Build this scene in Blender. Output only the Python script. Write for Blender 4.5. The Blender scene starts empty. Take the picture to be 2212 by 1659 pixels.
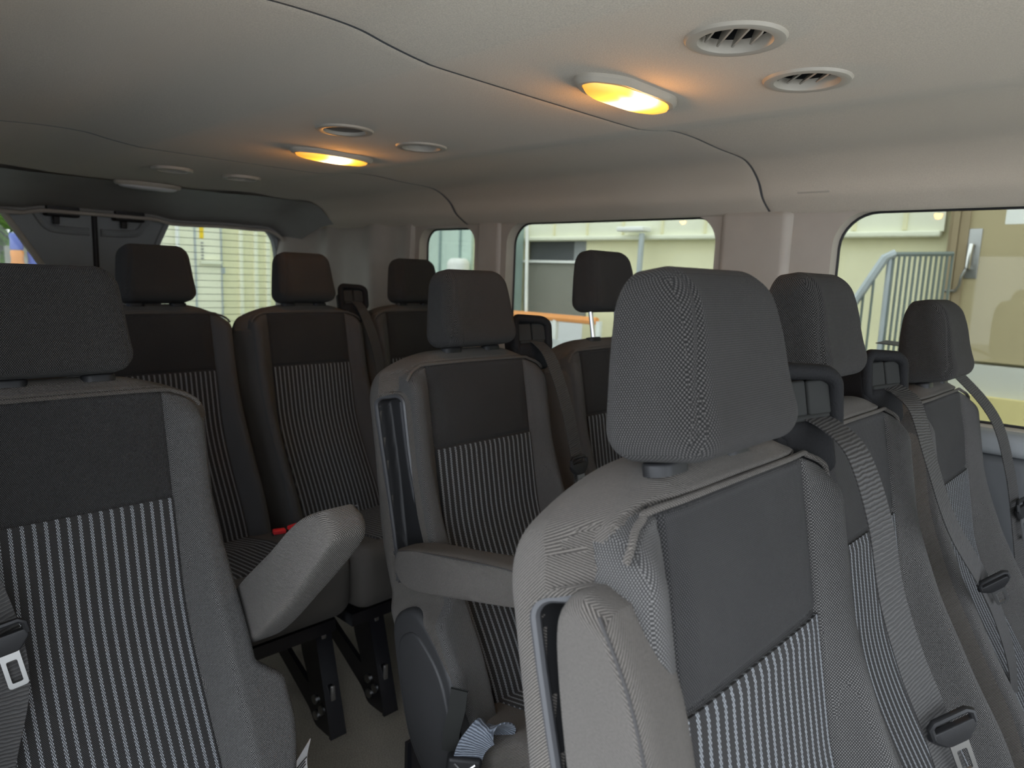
import bpy, bmesh, math, random
import numpy as np
from mathutils import Vector, Matrix
random.seed(7)
COL = bpy.context.scene.collection
SC = bpy.context.scene
PI = math.pi

# ------------------------------------------------------------------ materials
class NT:
    """small helper around a node tree"""
    def __init__(s, name):
        s.mat = bpy.data.materials.new(name); s.mat.use_nodes = True
        s.t = s.mat.node_tree; s.b = s.t.nodes['Principled BSDF']
    def n(s, typ, **kw):
        nd = s.t.nodes.new(typ)
        for k, v in kw.items(): setattr(nd, k, v)
        return nd
    def link(s, a, b): s.t.links.new(a, b)
    def put(s, sock, v):
        if isinstance(v, (int, float)): sock.default_value = v
        elif isinstance(v, tuple): sock.default_value = v if len(v) == 4 or sock.type == 'VECTOR' else (*v, 1)
        else: s.link(v, sock)
    def m(s, op, a, b=0.0, c=None):
        nd = s.n('ShaderNodeMath', operation=op)
        s.put(nd.inputs[0], a); s.put(nd.inputs[1], b)
        if c is not None: s.put(nd.inputs[2], c)
        return nd.outputs[0]
    def ss(s, v, lo, hi):
        nd = s.n('ShaderNodeMapRange', interpolation_type='SMOOTHSTEP')
        s.put(nd.inputs[0], v); nd.inputs[1].default_value = lo; nd.inputs[2].default_value = hi
        return nd.outputs[0]
    def mix(s, f, a, b):
        nd = s.n('ShaderNodeMix', data_type='RGBA')
        s.put(nd.inputs[0], f); s.put(nd.inputs[6], a); s.put(nd.inputs[7], b)
        return nd.outputs[2]
    def uv(s):
        u = s.n('ShaderNodeUVMap'); sp = s.n('ShaderNodeSeparateXYZ'); s.link(u.outputs[0], sp.inputs[0])
        return sp.outputs[0], sp.outputs[1]
    def obj(s):
        return s.n('ShaderNodeTexCoord').outputs['Object']
    def noise(s, scale, detail=2.0, vec=None):
        nd = s.n('ShaderNodeTexNoise'); nd.inputs['Scale'].default_value = scale; nd.inputs['Detail'].default_value = detail
        s.link(vec if vec is not None else s.obj(), nd.inputs['Vector'])
        return nd.outputs[0]
    def bump(s, h, dist, strength=1.0):
        nd = s.n('ShaderNodeBump'); nd.inputs['Distance'].default_value = dist; nd.inputs['Strength'].default_value = strength
        s.put(nd.inputs['Height'], h); s.link(nd.outputs[0], s.b.inputs['Normal'])
    def fin(s, col, rough=0.5, metal=0.0, spec=None, sheen=0.0):
        s.put(s.b.inputs['Base Color'], col); s.put(s.b.inputs['Roughness'], rough)
        s.b.inputs['Metallic'].default_value = metal
        if spec is not None: s.b.inputs['Specular IOR Level'].default_value = spec
        if sheen:
            s.b.inputs['Sheen Weight'].default_value = sheen; s.b.inputs['Sheen Roughness'].default_value = 0.5
        return s.mat

def plain(name, col, rough=0.5, metal=0.0, spec=0.4, grain=0.0, gscale=900):
    t = NT(name)
    if grain:
        nz = t.noise(gscale); t.bump(nz, grain)
    nz2 = t.noise(7, 3)
    c = t.mix(t.ss(nz2, .25, .75), tuple(x*.93 for x in col), tuple(min(1, x*1.05) for x in col))
    return t.fin(c, rough, metal, spec)

def knit(name, dark, light, px, py, lo=0.0, hi=.75, bump=.0006):
    t = NT(name); u, v = t.uv()
    a = t.m('SINE', t.m('MULTIPLY', u, 2*PI/px)); b = t.m('SINE', t.m('MULTIPLY', v, 2*PI/py))
    s = t.m('MULTIPLY', a, b)
    nz = t.noise(9, 3); k = t.ss(nz, .2, .8)
    l2 = t.mix(k, tuple(x*.85 for x in light), tuple(x*1.1 for x in light))
    c = t.mix(t.ss(s, lo, hi), dark, l2)
    t.bump(s, bump)
    return t.fin(c, .92, spec=.12, sheen=.04)

def front_fabric(name, dk, lt, dk2, lt2, px, py):
    """knit of the backrest front: plain dark middle, lighter dotted bolsters either side of the long seams"""
    t = NT(name); u, v = t.uv()
    s = t.m('MULTIPLY', t.m('SINE', t.m('MULTIPLY', u, 2*PI/px)), t.m('SINE', t.m('MULTIPLY', v, 2*PI/py)))
    k = t.ss(t.noise(9, 3), .2, .8); sp = t.n('ShaderNodeSeparateXYZ'); t.link(t.obj(), sp.inputs[0]); side = t.ss(t.m('ABSOLUTE', sp.outputs[0]), .1229, .1241)
    l2 = t.mix(side, lt, lt2); l2 = t.mix(k, l2, t.mix(.12, l2, (.3, .29, .28)))
    c = t.mix(t.ss(s, 0.0, .75), t.mix(side, dk, dk2), l2)
    t.bump(s, .0006)
    return t.fin(c, .92, spec=.12, sheen=.04)

def twill(name, dark, light, p, ang, bump=.0005):
    t = NT(name); u, v = t.uv()
    ph = t.m('ADD', t.m('MULTIPLY', u, 2*PI*math.cos(ang)/p), t.m('MULTIPLY', v, 2*PI*math.sin(ang)/p))
    s = t.m('SINE', ph)
    nz = t.noise(8, 3); fine = t.noise(700, 1)
    k = t.ss(nz, .2, .8)
    l2 = t.mix(k, tuple(x*.86 for x in light), tuple(x*1.1 for x in light))
    c = t.mix(t.ss(t.m('ADD', s, t.m('MULTIPLY', t.m('SUBTRACT', fine, .5), 1.5)), -.7, .8), dark, l2)
    t.bump(s, bump)
    return t.fin(c, .95, spec=.08, sheen=.05)

def stripes(name, base, hatch, dot, period):
    t = NT(name); u, v = t.uv()
    f = t.m('FRACT', t.m('DIVIDE', u, period))
    e = t.m('ABSOLUTE', t.m('SUBTRACT', f, .5))
    band = t.m('SUBTRACT', 1.0, t.ss(e, .15, .19))
    w = .17*period
    cu = t.m('SINE', t.m('MULTIPLY', t.m('SUBTRACT', f, .5), 2*PI*period/w/1.0))
    cv = t.m('SINE', t.m('MULTIPLY', v, 2*PI/.0042))
    d = t.ss(t.m('MULTIPLY', cu, cv), -.15, .4)
    d = t.m('MULTIPLY', d, band)
    hs = t.m('SINE', t.m('MULTIPLY', t.m('ADD', u, t.m('MULTIPLY', v, .7)), 2*PI/.0019))
    c = t.mix(t.ss(hs, -.5, .8), base, hatch)
    c = t.mix(d, c, dot)
    t.bump(t.m('ADD', t.m('MULTIPLY', d, 1.2), t.m('MULTIPLY', hs, .3)), .0004)
    return t.fin(c, .9, spec=.15, sheen=.03)

def webbing(name, dark, light):
    t = NT(name); u, v = t.uv()
    nz = t.noise(120, 2)
    s = t.m('SINE', t.m('ADD', t.m('MULTIPLY', v, 2*PI/.0042), t.m('ADD', t.m('MULTIPLY', u, 260.0), t.m('MULTIPLY', nz, 5.0))))
    fine = t.m('SINE', t.m('MULTIPLY', u, 2*PI/.0016))
    c = t.mix(t.ss(t.m('ADD', s, t.m('MULTIPLY', fine, .4)), -.6, 1.0), dark, light)
    t.bump(s, .0003)
    return t.fin(c, .6, spec=.3, sheen=.03)

M = {}
M['knit'] = front_fabric('backrest_knit_fabric', (.014, .0135, .0135), (.060, .058, .0565), (.030, .029, .028), (.170, .163, .155), .0022, .0031)
M['headknit'] = knit('headrest_knit', (.011, .0105, .010), (.095, .089, .083), .0024, .0034)
M['twill'] = twill('twill_fabric', (.040, .036, .032), (.132, .119, .105), .0018, .9)
M['stripe'] = stripes('striped_fabric', (.012, .0115, .0115), (.036, .034, .033), (.33, .35, .37), .01235)
M['web'] = webbing('belt_webbing', (.022, .021, .020), (.044, .0415, .039))
M['webblue'] = webbing('shiny_belt_webbing', (.045, .052, .065), (.16, .18, .21))
M['seam'] = plain('seam_thread', (.030, .028, .027), .9)
M['black'] = plain('black_plastic', (.010, .010, .0105), .5, spec=.28, grain=.00012, gscale=1400)
M['tough'] = plain('textured_black_plastic', (.010, .010, .0105), .75, spec=.12, grain=.0007, gscale=420)
M['flap'] = plain('grey_plastic_flap', (.020, .0205, .019), .7, spec=.12)
M['shield'] = plain('charcoal_plastic', (.026, .026, .0265), .5, spec=.3, grain=.0003, gscale=900)
M['bezel'] = plain('satin_bezel_plastic', (.040, .040, .042), .36, spec=.5)
M['chrome'] = plain('bright_steel', (.75, .74, .72), .2, 1.0)
M['steel'] = plain('dull_steel', (.40, .40, .395), .36, 1.0)
M['gloss'] = plain('black_painted_steel', (.010, .010, .012), .18, spec=.6)
M['red'] = plain('red_button_plastic', (.75, .03, .035), .4)
M['tagw'] = plain('white_tag_paper', (.7, .7, .7), .7)
M['print'] = plain('dark_printing', (.03, .03, .03), .7)
M['printw'] = plain('pale_printing', (.6, .6, .6), .6)
M['vinyl'] = plain('dark_worn_cover', (.045, .04, .036), .5, grain=.0012, gscale=60)
M['darkfab'] = plain('dark_backing', (.02, .02, .021), .9)

def headliner(name, col):
    t = NT(name)
    f = t.noise(520, 3); big = t.noise(2.2, 3); mid = t.noise(60, 2)
    c = t.mix(t.ss(f, .3, .7), tuple(x*.86 for x in col), tuple(min(1, x*1.08) for x in col))
    c2 = t.mix(t.ss(big, .3, .75), c, tuple(x*.94 for x in col))
    t.bump(t.m('ADD', f, t.m('MULTIPLY', mid, .25)), .0012, .5)
    return t.fin(c2, .95, spec=.1, sheen=.1)
M['liner'] = headliner('headliner_fabric', (.55, .49, .40))
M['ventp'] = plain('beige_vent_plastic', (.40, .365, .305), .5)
M['trimp'] = plain('grey_beige_trim_plastic', (.38, .34, .29), .55, grain=.0003)
M['trimd'] = plain('dark_grey_trim_plastic', (.085, .088, .092), .5, grain=.0003)
M['header'] = plain('grey_header_trim', (.235, .228, .215), .6, grain=.0003)
M['doort'] = plain('grey_door_trim', (.22, .23, .235), .55, grain=.0003)
M['rubber'] = plain('black_rubber_seal', (.012, .012, .013), .55)

def carpet():
    t = NT('grey_beige_carpet'); f = t.noise(420, 3); b = t.noise(6, 3)
    c = t.mix(t.ss(f, .3, .7), (.22, .19, .145), (.58, .51, .41))
    c = t.mix(t.m('MULTIPLY', t.ss(b, .3, .8), .5), c, (.25, .225, .19))
    t.bump(f, .004); return t.fin(c, 1.0, spec=.05, sheen=.2)
M['carpet'] = carpet()

def glass(name, tint):
    m = bpy.data.materials.new(name); m.use_nodes = True; t = m.node_tree
    for nd in list(t.nodes): t.nodes.remove(nd)
    o = t.nodes.new('ShaderNodeOutputMaterial'); mx = t.nodes.new('ShaderNodeMixShader')
    tr = t.nodes.new('ShaderNodeBsdfTransparent'); gl = t.nodes.new('ShaderNodeBsdfGlossy'); fr = t.nodes.new('ShaderNodeFresnel')
    tr.inputs[0].default_value = (*tint, 1); gl.inputs['Roughness'].default_value = .02; fr.inputs[0].default_value = 1.25
    t.links.new(fr.outputs[0], mx.inputs[0]); t.links.new(tr.outputs[0], mx.inputs[1]); t.links.new(gl.outputs[0], mx.inputs[2])
    t.links.new(mx.outputs[0], o.inputs[0]); return m
M['glass'] = glass('tinted_window_glass', (.475, .485, .455))
M['limitglass'] = glass('light_limiting_glass', (.45, .47, .50))  # unseen left panes; tint set to hold back light from that side

def lamp_lens(name, on):
    t = NT(name)
    if not on: return t.fin((.55, .56, .57), .35)
    # lens of a lit lamp: hottest over the bulb in its middle, amber towards its ends
    sp = t.n('ShaderNodeSeparateXYZ'); t.link(t.obj(), sp.inputs[0])
    ax = t.m('ABSOLUTE', t.m('SUBTRACT', sp.outputs[0], .004))
    hot = t.m('SUBTRACT', 1.0, t.ss(ax, .0, .050))
    warm = t.m('SUBTRACT', 1.0, t.ss(ax, .03, .105))
    c = t.mix(warm, (1.0, .36, .02), (1.0, .50, .025))
    c = t.mix(hot, c, (1.0, .90, .62))
    t.put(t.b.inputs['Emission Color'], c)
    t.put(t.b.inputs['Emission Strength'], t.m('ADD', t.m('MULTIPLY', hot, LAMP*1.3), t.m('ADD', LAMP*.24, t.m('MULTIPLY', warm, LAMP*.20))))
    return t.fin((.9, .6, .2), .4)
LAMP = .75; EXPO = 2.45
M['lens_on'] = lamp_lens('lit_amber_lens', True); M['lens_off'] = lamp_lens('unlit_lens', False)

# exterior
def cladding(name, col, pitch=.0, horiz=False, depth=.02):
    t = NT(name)
    nz = t.noise(.9, 4); st = t.noise(14, 3)
    c = t.mix(t.ss(nz, .3, .75), col, tuple(x*.88 for x in col))
    c = t.mix(t.m('MULTIPLY', t.ss(st, .55, .8), .25), c, tuple(x*.8 for x in col))
    return t.fin(c, .75, spec=.2)
M['cream'] = cladding('cream_painted_wall', (.80, .76, .51))
M['creamlt'] = cladding('pale_cream_metal', (.80, .80, .64))
M['creamp'] = cladding('cream_garage_panel', (.88, .86, .68))
M['dooru'] = cladding('tan_steel_door', (.44, .37, .22))
M['doorf'] = cladding('brown_door_frame', (.33, .26, .16))
M['conc'] = cladding('pale_concrete', (.62, .62, .56))
M['asph'] = cladding('grey_asphalt', (.34, .34, .33))
M['galv'] = plain('galvanised_steel', (.46, .50, .52), .45, .3)
M['railb'] = plain('grey_green_rail_paint', (.16, .19, .17), .5)
M['dockd'] = plain('dark_dock_opening', (.10, .105, .11), .7)
M['dockg'] = plain('grey_dock_curtain', (.30, .31, .32), .7)
M['dockb'] = cladding('weathered_grey_dock_pad', (.24, .235, .20))
M['gpost'] = plain('grey_green_post', (.30, .39, .37), .6)
M['paleg'] = cladding('pale_green_panel', (.56, .68, .60))
M['white'] = plain('white_paint', (.8, .8, .76), .6)
M['orange'] = plain('orange_paint', (.80, .33, .10), .5)
M['yellowc'] = cladding('faded_yellow_kerb', (.74, .64, .30))
M['yel'] = plain('yellow_sticker', (.9, .62, .03), .5)
M['blue'] = plain('blue_plastic', (.16, .20, .55), .5)
M['wood'] = plain('grey_fence_board', (.30, .30, .27), .8)
def leaf():
    t = NT('green_leaves'); f = t.noise(20, 2)
    return t.fin(t.mix(t.ss(f, .3, .7), (.06, .16, .02), (.30, .50, .10)), .7)
M['leaf'] = leaf()

# ------------------------------------------------------------------ mesh helpers
class MB:
    def __init__(s): s.v = []; s.f = []; s.m = []; s.uvo = {}
    def add(s, vs, fs, mi=0, uv=None):
        o = len(s.v); s.v.extend([tuple(map(float, p)) for p in vs])
        for i, f in enumerate(fs):
            s.f.append(tuple(o+k for k in f)); s.m.append(mi if isinstance(mi, int) else mi[i])
        if uv is not None:
            for k, q in enumerate(uv): s.uvo[o+k] = q
        return s
    def grid(s, P, cu=False, cv=False, mi=0, uv=None):
        P = np.asarray(P); nu, nv = P.shape[:2]; fs = []
        for i in range(nu if cu else nu-1):
            for j in range(nv if cv else nv-1):
                a, b = (i+1) % nu, (j+1) % nv
                fs.append((i*nv+j, a*nv+j, a*nv+b, i*nv+b))
        return s.add(P.reshape(-1, 3), fs, mi, None if uv is None else np.asarray(uv).reshape(-1, 2))
    def tube(s, path, r, n=10, closed=False, ry=None, up=None, mi=0, caps=True):
        path = [Vector(p) for p in path]; L = len(path); rings = []
        ry = r if ry is None else ry
        pu = None
        for i, p in enumerate(path):
            a = path[(i-1) % L] if (closed or i > 0) else p
            b = path[(i+1) % L] if (closed or i < L-1) else p
            t = (b-a).normalized()
            if up is not None: ref = Vector(up)
            elif pu is not None: ref = pu
            else: ref = Vector((0, 0, 1)) if abs(t.z) < .9 else Vector((1, 0, 0))
            side = t.cross(ref)
            if side.length < 1e-6: side = t.orthogonal()
            side.normalize(); u2 = side.cross(t).normalized(); pu = u2
            rr = r[i] if isinstance(r, (list, tuple)) else r
            r2 = ry[i] if isinstance(ry, (list, tuple)) else ry
            rings.append([tuple(p + side*(rr*math.cos(2*PI*k/n)) + u2*(r2*math.sin(2*PI*k/n))) for k in range(n)])
        s.grid(np.array(rings), cu=closed, cv=True, mi=mi)
        if caps and not closed:
            for ring in (rings[0], rings[-1]): s.add(ring, [tuple(range(n))], mi)
        return s
    def rbox(s, c, dim, r, n=6, mat=None, taper=0.0, mi=0, fn=None):
        """box with rounded edges; taper narrows x towards +z; fn bends the points afterwards (before mat and c)"""
        hx, hy, hz = [d/2 for d in dim]; r = min(r, hx, hy, hz); vs = []; fs = []
        def axis(h, k):
            k = max(k, 3)
            inner = np.linspace(-(h-r), h-r, k)
            arc = [(-h + r - r*math.tan(PI/4*(1-q/n))) for q in range(n)]
            return np.concatenate([arc, inner, [-a for a in reversed(arc)]])
        def cnt(h): return max(2, int(2*(h-r)/(2*r/n+1e-6)/1.5)) if n > 8 else 2
        ax = axis(hx, cnt(hx)); ay = axis(hy, cnt(hy)); az = axis(hz, cnt(hz))
        def put(p):
            q = np.array([min(max(p[0], -(hx-r)), hx-r), min(max(p[1], -(hy-r)), hy-r), min(max(p[2], -(hz-r)), hz-r)])
            d = np.array(p)-q; L = np.linalg.norm(d)
            w = q + d/L*r if L > 1e-9 else np.array(p)
            if taper: w[0] *= 1 - taper*((w[2]+hz)/(2*hz))
            if fn: w = np.array(fn(w))
            if mat is not None: w = np.array(mat @ Vector(w))
            return w + np.array(c)
        for fixed, sgn in ((0, -1), (0, 1), (1, -1), (1, 1), (2, -1), (2, 1)):
            A, B = [(ay, az), (ax, az), (ax, ay)][fixed]; h = (hx, hy, hz)[fixed]*sgn
            P = np.zeros((len(A), len(B), 3))
            for i, a in enumerate(A):
                for j, b in enumerate(B):
                    p = [(h, a, b), (a, h, b), (a, b, h)][fixed]; P[i, j] = put(p)
            s.grid(P, mi=mi)
        return s
    def box(s, c, dim, mi=0, mat=None):
        hx, hy, hz = [d/2 for d in dim]; vs = []
        for x in (-hx, hx):
            for y in (-hy, hy):
                for z in (-hz, hz):
                    w = Vector((x, y, z)); w = mat @ w if mat is not None else w
                    vs.append((w.x+c[0], w.y+c[1], w.z+c[2]))
        return s.add(vs, [(0, 1, 3, 2), (4, 6, 7, 5), (0, 4, 5, 1), (2, 3, 7, 6), (0, 2, 6, 4), (1, 5, 7, 3)], mi)
    def prism(s, poly, to3, h, mi=0, inset=0.0, steps=1):
        """poly: 2-D outline, to3(a,b,t) maps to space, t from 0 to h; inset rounds the far edge"""
        n = len(poly); c = np.mean(poly, axis=0); rings = []
        prof = [(0, 0)] + ([(0, h-inset)] + [(inset*(1-math.cos(q*PI/2/4)), h-inset+inset*math.sin(q*PI/2/4)) for q in range(1, 5)] if inset else [(0, h)])
        P = np.array(poly)
        for ins, t in prof:
            d = P-c; L = np.linalg.norm(d, axis=1, keepdims=True); Q = P - d/L*ins
            rings.append([to3(a, b, t) for a, b in Q])
        s.grid(np.array(rings), cv=True, mi=mi)
        s.add(rings[0], [tuple(range(n))], mi); s.add(rings[-1], [tuple(range(n))], mi)
        return s
    def lathe(s, prof, c, n=40, sx=1.0, sy=1.0, mi=0):
        P = np.array([[(c[0]+r*sx*math.cos(2*PI*k/n), c[1]+r*sy*math.sin(2*PI*k/n), c[2]+z) for k in range(n)] for r, z in prof])
        return s.grid(P, cv=True, mi=mi)
    def build(s, name, mats, parent=None, smooth=True, xf=None, merge=1e-5, sharp=40):
        V = np.array(s.v, dtype=float)
        me = bpy.data.meshes.new(name); me.from_pydata(V.tolist(), [], s.f)
        for m in (mats if isinstance(mats, (list, tuple)) else [mats]): me.materials.append(m)
        me.polygons.foreach_set('material_index', s.m)
        # uv in metres, projected along each face's main axis
        ul = me.uv_layers.new(name='UVMap'); nl = len(me.loops)
        lv = np.zeros(nl, dtype=np.int32); me.loops.foreach_get('vertex_index', lv)
        nf = len(me.polygons); nn = np.zeros(nf*3); me.polygons.foreach_get('normal', nn); nn = np.abs(nn.reshape(-1, 3))
        lt = np.zeros(nf, dtype=np.int32); me.polygons.foreach_get('loop_total', lt)
        ax = np.repeat(np.argmax(nn*np.array([1, 1.15, 1]), axis=1), lt)
        W = V[lv]; uv = np.where((ax == 0)[:, None], W[:, [1, 2]], np.where((ax == 1)[:, None], W[:, [0, 2]], W[:, [0, 1]]))
        if s.uvo:
            for li in range(nl):
                q = s.uvo.get(int(lv[li]))
                if q is not None: uv[li] = q
        ul.data.foreach_set('uv', uv.astype(np.float32).ravel())
        if xf is not None:
            me.vertices.foreach_set('co', xf(V).astype(np.float32).ravel())
        bm = bmesh.new(); bm.from_mesh(me)
        if merge: bmesh.ops.remove_doubles(bm, verts=bm.verts, dist=merge)
        bmesh.ops.recalc_face_normals(bm, faces=bm.faces)
        bm.to_mesh(me); bm.free()
        if smooth:
            me.polygons.foreach_set('use_smooth', [True]*len(me.polygons))
            me.set_sharp_from_angle(angle=math.radians(sharp))
        o = bpy.data.objects.new(name, me); COL.objects.link(o)
        if parent is not None: o.parent = parent
        return o

def tag(o, label=None, cat=None, group=None, kind=None):
    if label: o['label'] = label
    if cat: o['category'] = cat
    if group: o['group'] = group
    if kind: o['kind'] = kind
    return o
def empty(name, loc, label, cat, group=None, rz=0.0):
    o = bpy.data.objects.new(name, None); COL.objects.link(o); o.location = loc; o.rotation_euler = (0, 0, rz)
    o.empty_display_size = .05
    return tag(o, label, cat, group)
def struct(o): o['kind'] = 'structure'; return o
def sstep(a, b, x):
    t = np.clip((np.asarray(x, float)-a)/(b-a), 0, 1); return t*t*(3-2*t)

def plate(name, outer, holes, to3, thick, mat, parent=None):
    """flat panel with holes; outline and holes are 2-D loops; to3(a,b,t)"""
    bm = bmesh.new(); loops = [outer]+holes; es = []
    for lp in loops:
        vs = [bm.verts.new((a, b, 0)) for a, b in lp]
        for i in range(len(vs)): es.append(bm.edges.new((vs[i], vs[(i+1) % len(vs)])))
    bmesh.ops.triangle_fill(bm, use_beauty=True, use_dissolve=False, edges=es)
    r = bmesh.ops.extrude_face_region(bm, geom=list(bm.faces))
    for g in r['geom']:
        if isinstance(g, bmesh.types.BMVert): g.co.z = 1
    vs = [to3(v.co.x, v.co.y, v.co.z*thick) for v in bm.verts]
    bm.verts.index_update(); mb = MB(); mb.add(vs, [tuple(v.index for v in f.verts) for f in bm.faces]); bm.free()
    return mb.build(name, mat, parent, smooth=True, sharp=30)
def rrect(a0, a1, b0, b1, r, n=8):
    pts = []
    for ca, cb, st in ((a1-r, b1-r, 0), (a0+r, b1-r, 90), (a0+r, b0+r, 180), (a1-r, b0+r, 270)):
        for k in range(n+1):
            t = math.radians(st+90*k/n); pts.append((ca+r*math.cos(t), cb+r*math.sin(t)))
    return pts
def rpoly(pts, r, n=6):
    """round the corners of a 2-D polygon"""
    out = []; L = len(pts)
    for i in range(L):
        p = Vector(pts[i]); a = (Vector(pts[i-1])-p); b = (Vector(pts[(i+1) % L])-p)
        rr = min(r[i] if isinstance(r, (list, tuple)) else r, a.length*.45, b.length*.45)
        p0 = p+a.normalized()*rr; p1 = p+b.normalized()*rr
        for k in range(n+1):
            t = k/n; q = p0*(1-t)**2 + p*2*t*(1-t) + p1*t*t; out.append((q.x, q.y))
    return out
def smooth_path(pts, n=8):
    """Catmull-Rom through points"""
    P = [np.array(p, float) for p in pts]; out = []
    for i in range(len(P)-1):
        a, b, c, d = P[max(i-1, 0)], P[i], P[i+1], P[min(i+2, len(P)-1)]
        for k in range(n):
            t = k/n
            out.append(.5*((2*b)+(-a+c)*t+(2*a-5*b+4*c-d)*t*t+(-a+3*b-3*c+d)*t**3))
    out.append(P[-1]); return out

# ------------------------------------------------------------------ seat
REC = math.radians(11); RC, RS = math.cos(REC), math.sin(REC); ZH = 1.056
def back_xf(V):
    """seat-back frame (x, depth, up along the back; origin at the headrest centre) to the seat's own frame"""
    V = np.asarray(V, float); out = np.empty_like(V)
    out[:, 0] = V[:, 0]; out[:, 1] = V[:, 1]*RC+V[:, 2]*RS; out[:, 2] = ZH+V[:, 2]*RC-V[:, 1]*RS
    return out
W0 = .195; WFR = .172; WBK = .198; VB = -.73; DB = .085
SEAM = [(.0, -.098), (.122, -.099), (.142, -.103), (.158, -.110), (.168, -.119), (.1725, -.127)]
def seam_dist(x, v):
    d = np.full(np.shape(x), 9.)
    a = np.abs(x)
    for (x0, v0), (x1, v1) in zip(SEAM[:-1], SEAM[1:]):
        ex, ev = x1-x0, v1-v0; L = ex*ex+ev*ev
        t = np.clip(((a-x0)*ex+(v-v0)*ev)/L, 0, 1)
        d = np.minimum(d, np.hypot(a-x0-t*ex, v-v0-t*ev))
    return d
def vtop(x):
    a = np.abs(x); q = -.072 - 2.0*np.clip(a-.05, 0, None)**2
    rc = .026; e = np.clip(a-(W0-rc), 0, rc); return q - (rc-np.sqrt(np.maximum(rc*rc-e*e, 0)))
def front_d(x, v, groove=True):
    a = np.abs(x)
    bol = (.020+.030*sstep(-.24, -.46, v))*sstep(.120, .158, a)*sstep(-.095, -.15, v)*(1-.3*sstep(-.55, -.7, v))
    f = -.012 - .095*sstep(-.36, -.74, v) - bol - .006*np.exp(-((v+.18)/.06)**2)*(1-sstep(.095, .12, a))
    if groove:
        inner = sstep(-.094, -.104, v)
        f = f + .0045*np.exp(-((a-.1235)/.0028)**2)*inner
        f = f + .0040*np.exp(-((v+.247)/.003)**2)*(1-sstep(.119, .124, a))
        f = f + .0045*np.exp(-(seam_dist(x, v)/.0026)**2) - .0022*np.exp(-((seam_dist(x, v)-.006)/.003)**2)
    return f
def slot_mid(v):
    fe = front_d(np.full(np.shape(v), .170), v, False)+.028; be = .050-.012*sstep(-.13, -.46, v)
    return (fe+be)/2, (be-fe)/2
def wall_x(d, v):
    f = front_d(np.array(.172), np.array(v), False)+.014
    return float(WFR+(WBK-WFR)*np.clip((d-f)/(DB-.03-f), 0, 1))
def make_backrest(aisle):
    NX, NV, K = 130, 210, 40
    t = np.linspace(-1, 1, NX); s = t*(1.28-.28*t*t)
    q = np.linspace(0, 1, NV)**1.35
    S, Q = np.meshgrid(s, q, indexing='ij')
    vt = vtop(S*W0); V = vt+(VB-vt)*Q
    wing = sstep(-.485, -.525, V)*(1-.6*sstep(-.56, -.70, V))
    lowr = .014*sstep(-.22, -.46, V); ex = lambda b, sg: b + (lowr+.034*wing if aisle*sg > 0 else 0*wing)
    X = np.where(S > 0, S*ex(WFR, 1), S*ex(WFR, -1)); XB = np.where(S > 0, S*(WBK+.3*(ex(0, 1))), S*(WBK+.3*ex(0, -1)))
    dl = np.where(S > 0, ex(WFR, 1)-X, ex(WFR, -1)+X); dt = np.maximum(vt-V, 0); db = np.maximum(V-VB, 0)
    er = lambda d, r: np.where(d < r, r-np.sqrt(np.maximum(r*r-(r-np.minimum(d, r))**2, 0)), 0)
    ef = np.minimum(er(dl, .014)+er(dt, .030)+er(db, .03), .05)
    eb = np.minimum(er(dl, .03)+er(dt, .035)+er(db, .03), .05)
    F = front_d(X, V)+ef; B = DB-.055*sstep(-.36, -.74, V)-eb
    mb = MB()
    PF = np.stack([X, F, V], -1); PB = np.stack([XB, B, V], -1)
    # fabric zones on the front
    cx = (X[:-1, :-1]+X[1:, 1:])/2; cv = (V[:-1, :-1]+V[1:, 1:])/2; a = np.abs(cx)
    lim = np.interp(cv, [-.129, -.127, -.119, -.110, -.103, -.099], [.5, .1725, .168, .158, .142, .122])
    knitz = (cv < -.0985) & (a < lim)
    mb.grid(PF, mi=[0 if k else 1 for k in knitz.ravel()])
    mb.grid(PB, mi=1)
    # side, top and bottom walls
    def wall(f, b, sd=0):
        P = np.zeros((len(f), K+1, 3))
        for k in range(K+1): P[:, k] = f+(b-f)*k/K
        mi = 1
        if sd:
            d, v = P[..., 1], P[..., 2]
            cd, hw = slot_mid(v); qx = np.abs(d-cd)-(hw-.015); qv = np.abs(v+.310)-(.162-.015)
            sd_ = np.hypot(np.maximum(qx, 0), np.maximum(qv, 0))+np.minimum(np.maximum(qx, qv), 0)-.015
            P[..., 0] -= sd*.026*sstep(.001, -.006, sd_)
            mi = [3 if q < -.002 else 1 for q in sd_[:-1, :-1].ravel()]
        mb.grid(P, mi=mi)
    wall(PF[0], PB[0], -1 if aisle < 0 else 0); wall(PF[-1], PB[-1], 1 if aisle > 0 else 0)
    wall(PF[:, 0], PB[:, 0]); wall(PF[:, -1], PB[:, -1])
    return mb
def slot_loop(aisle, off=.0, n=10):
    pts = []
    for a, b in rrect(-1, 1, -.162, .162, .015, n):
        c = 1-.028*0; v = b-.310; m, h = slot_mid(v); 
        e = max(abs(b)-(.162-.015), 0); k = 1-(.015-math.sqrt(max(.015**2-e*e, 0)))/float(h)
        d = float(m)+(float(h)*k if a > 0 else -float(h)*k)
        pts.append((aisle*(wall_x(d, v)+off), d, v))
    # straight runs get extra points so that the ring follows the curved side
    up = [p for p in pts]; out = []
    for i, p in enumerate(up):
        q = up[(i+1) % len(up)]; out.append(p)
        if abs(q[2]-p[2]) > .05:
            for t in np.linspace(0, 1, 9)[1:-1]:
                v = p[2]+(q[2]-p[2])*t; m, h = slot_mid(v); d = float(m+(h if p[1] > m else -h)); out.append((aisle*(wall_x(d, v)+off), d, v))
    return out
    return pts
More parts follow.
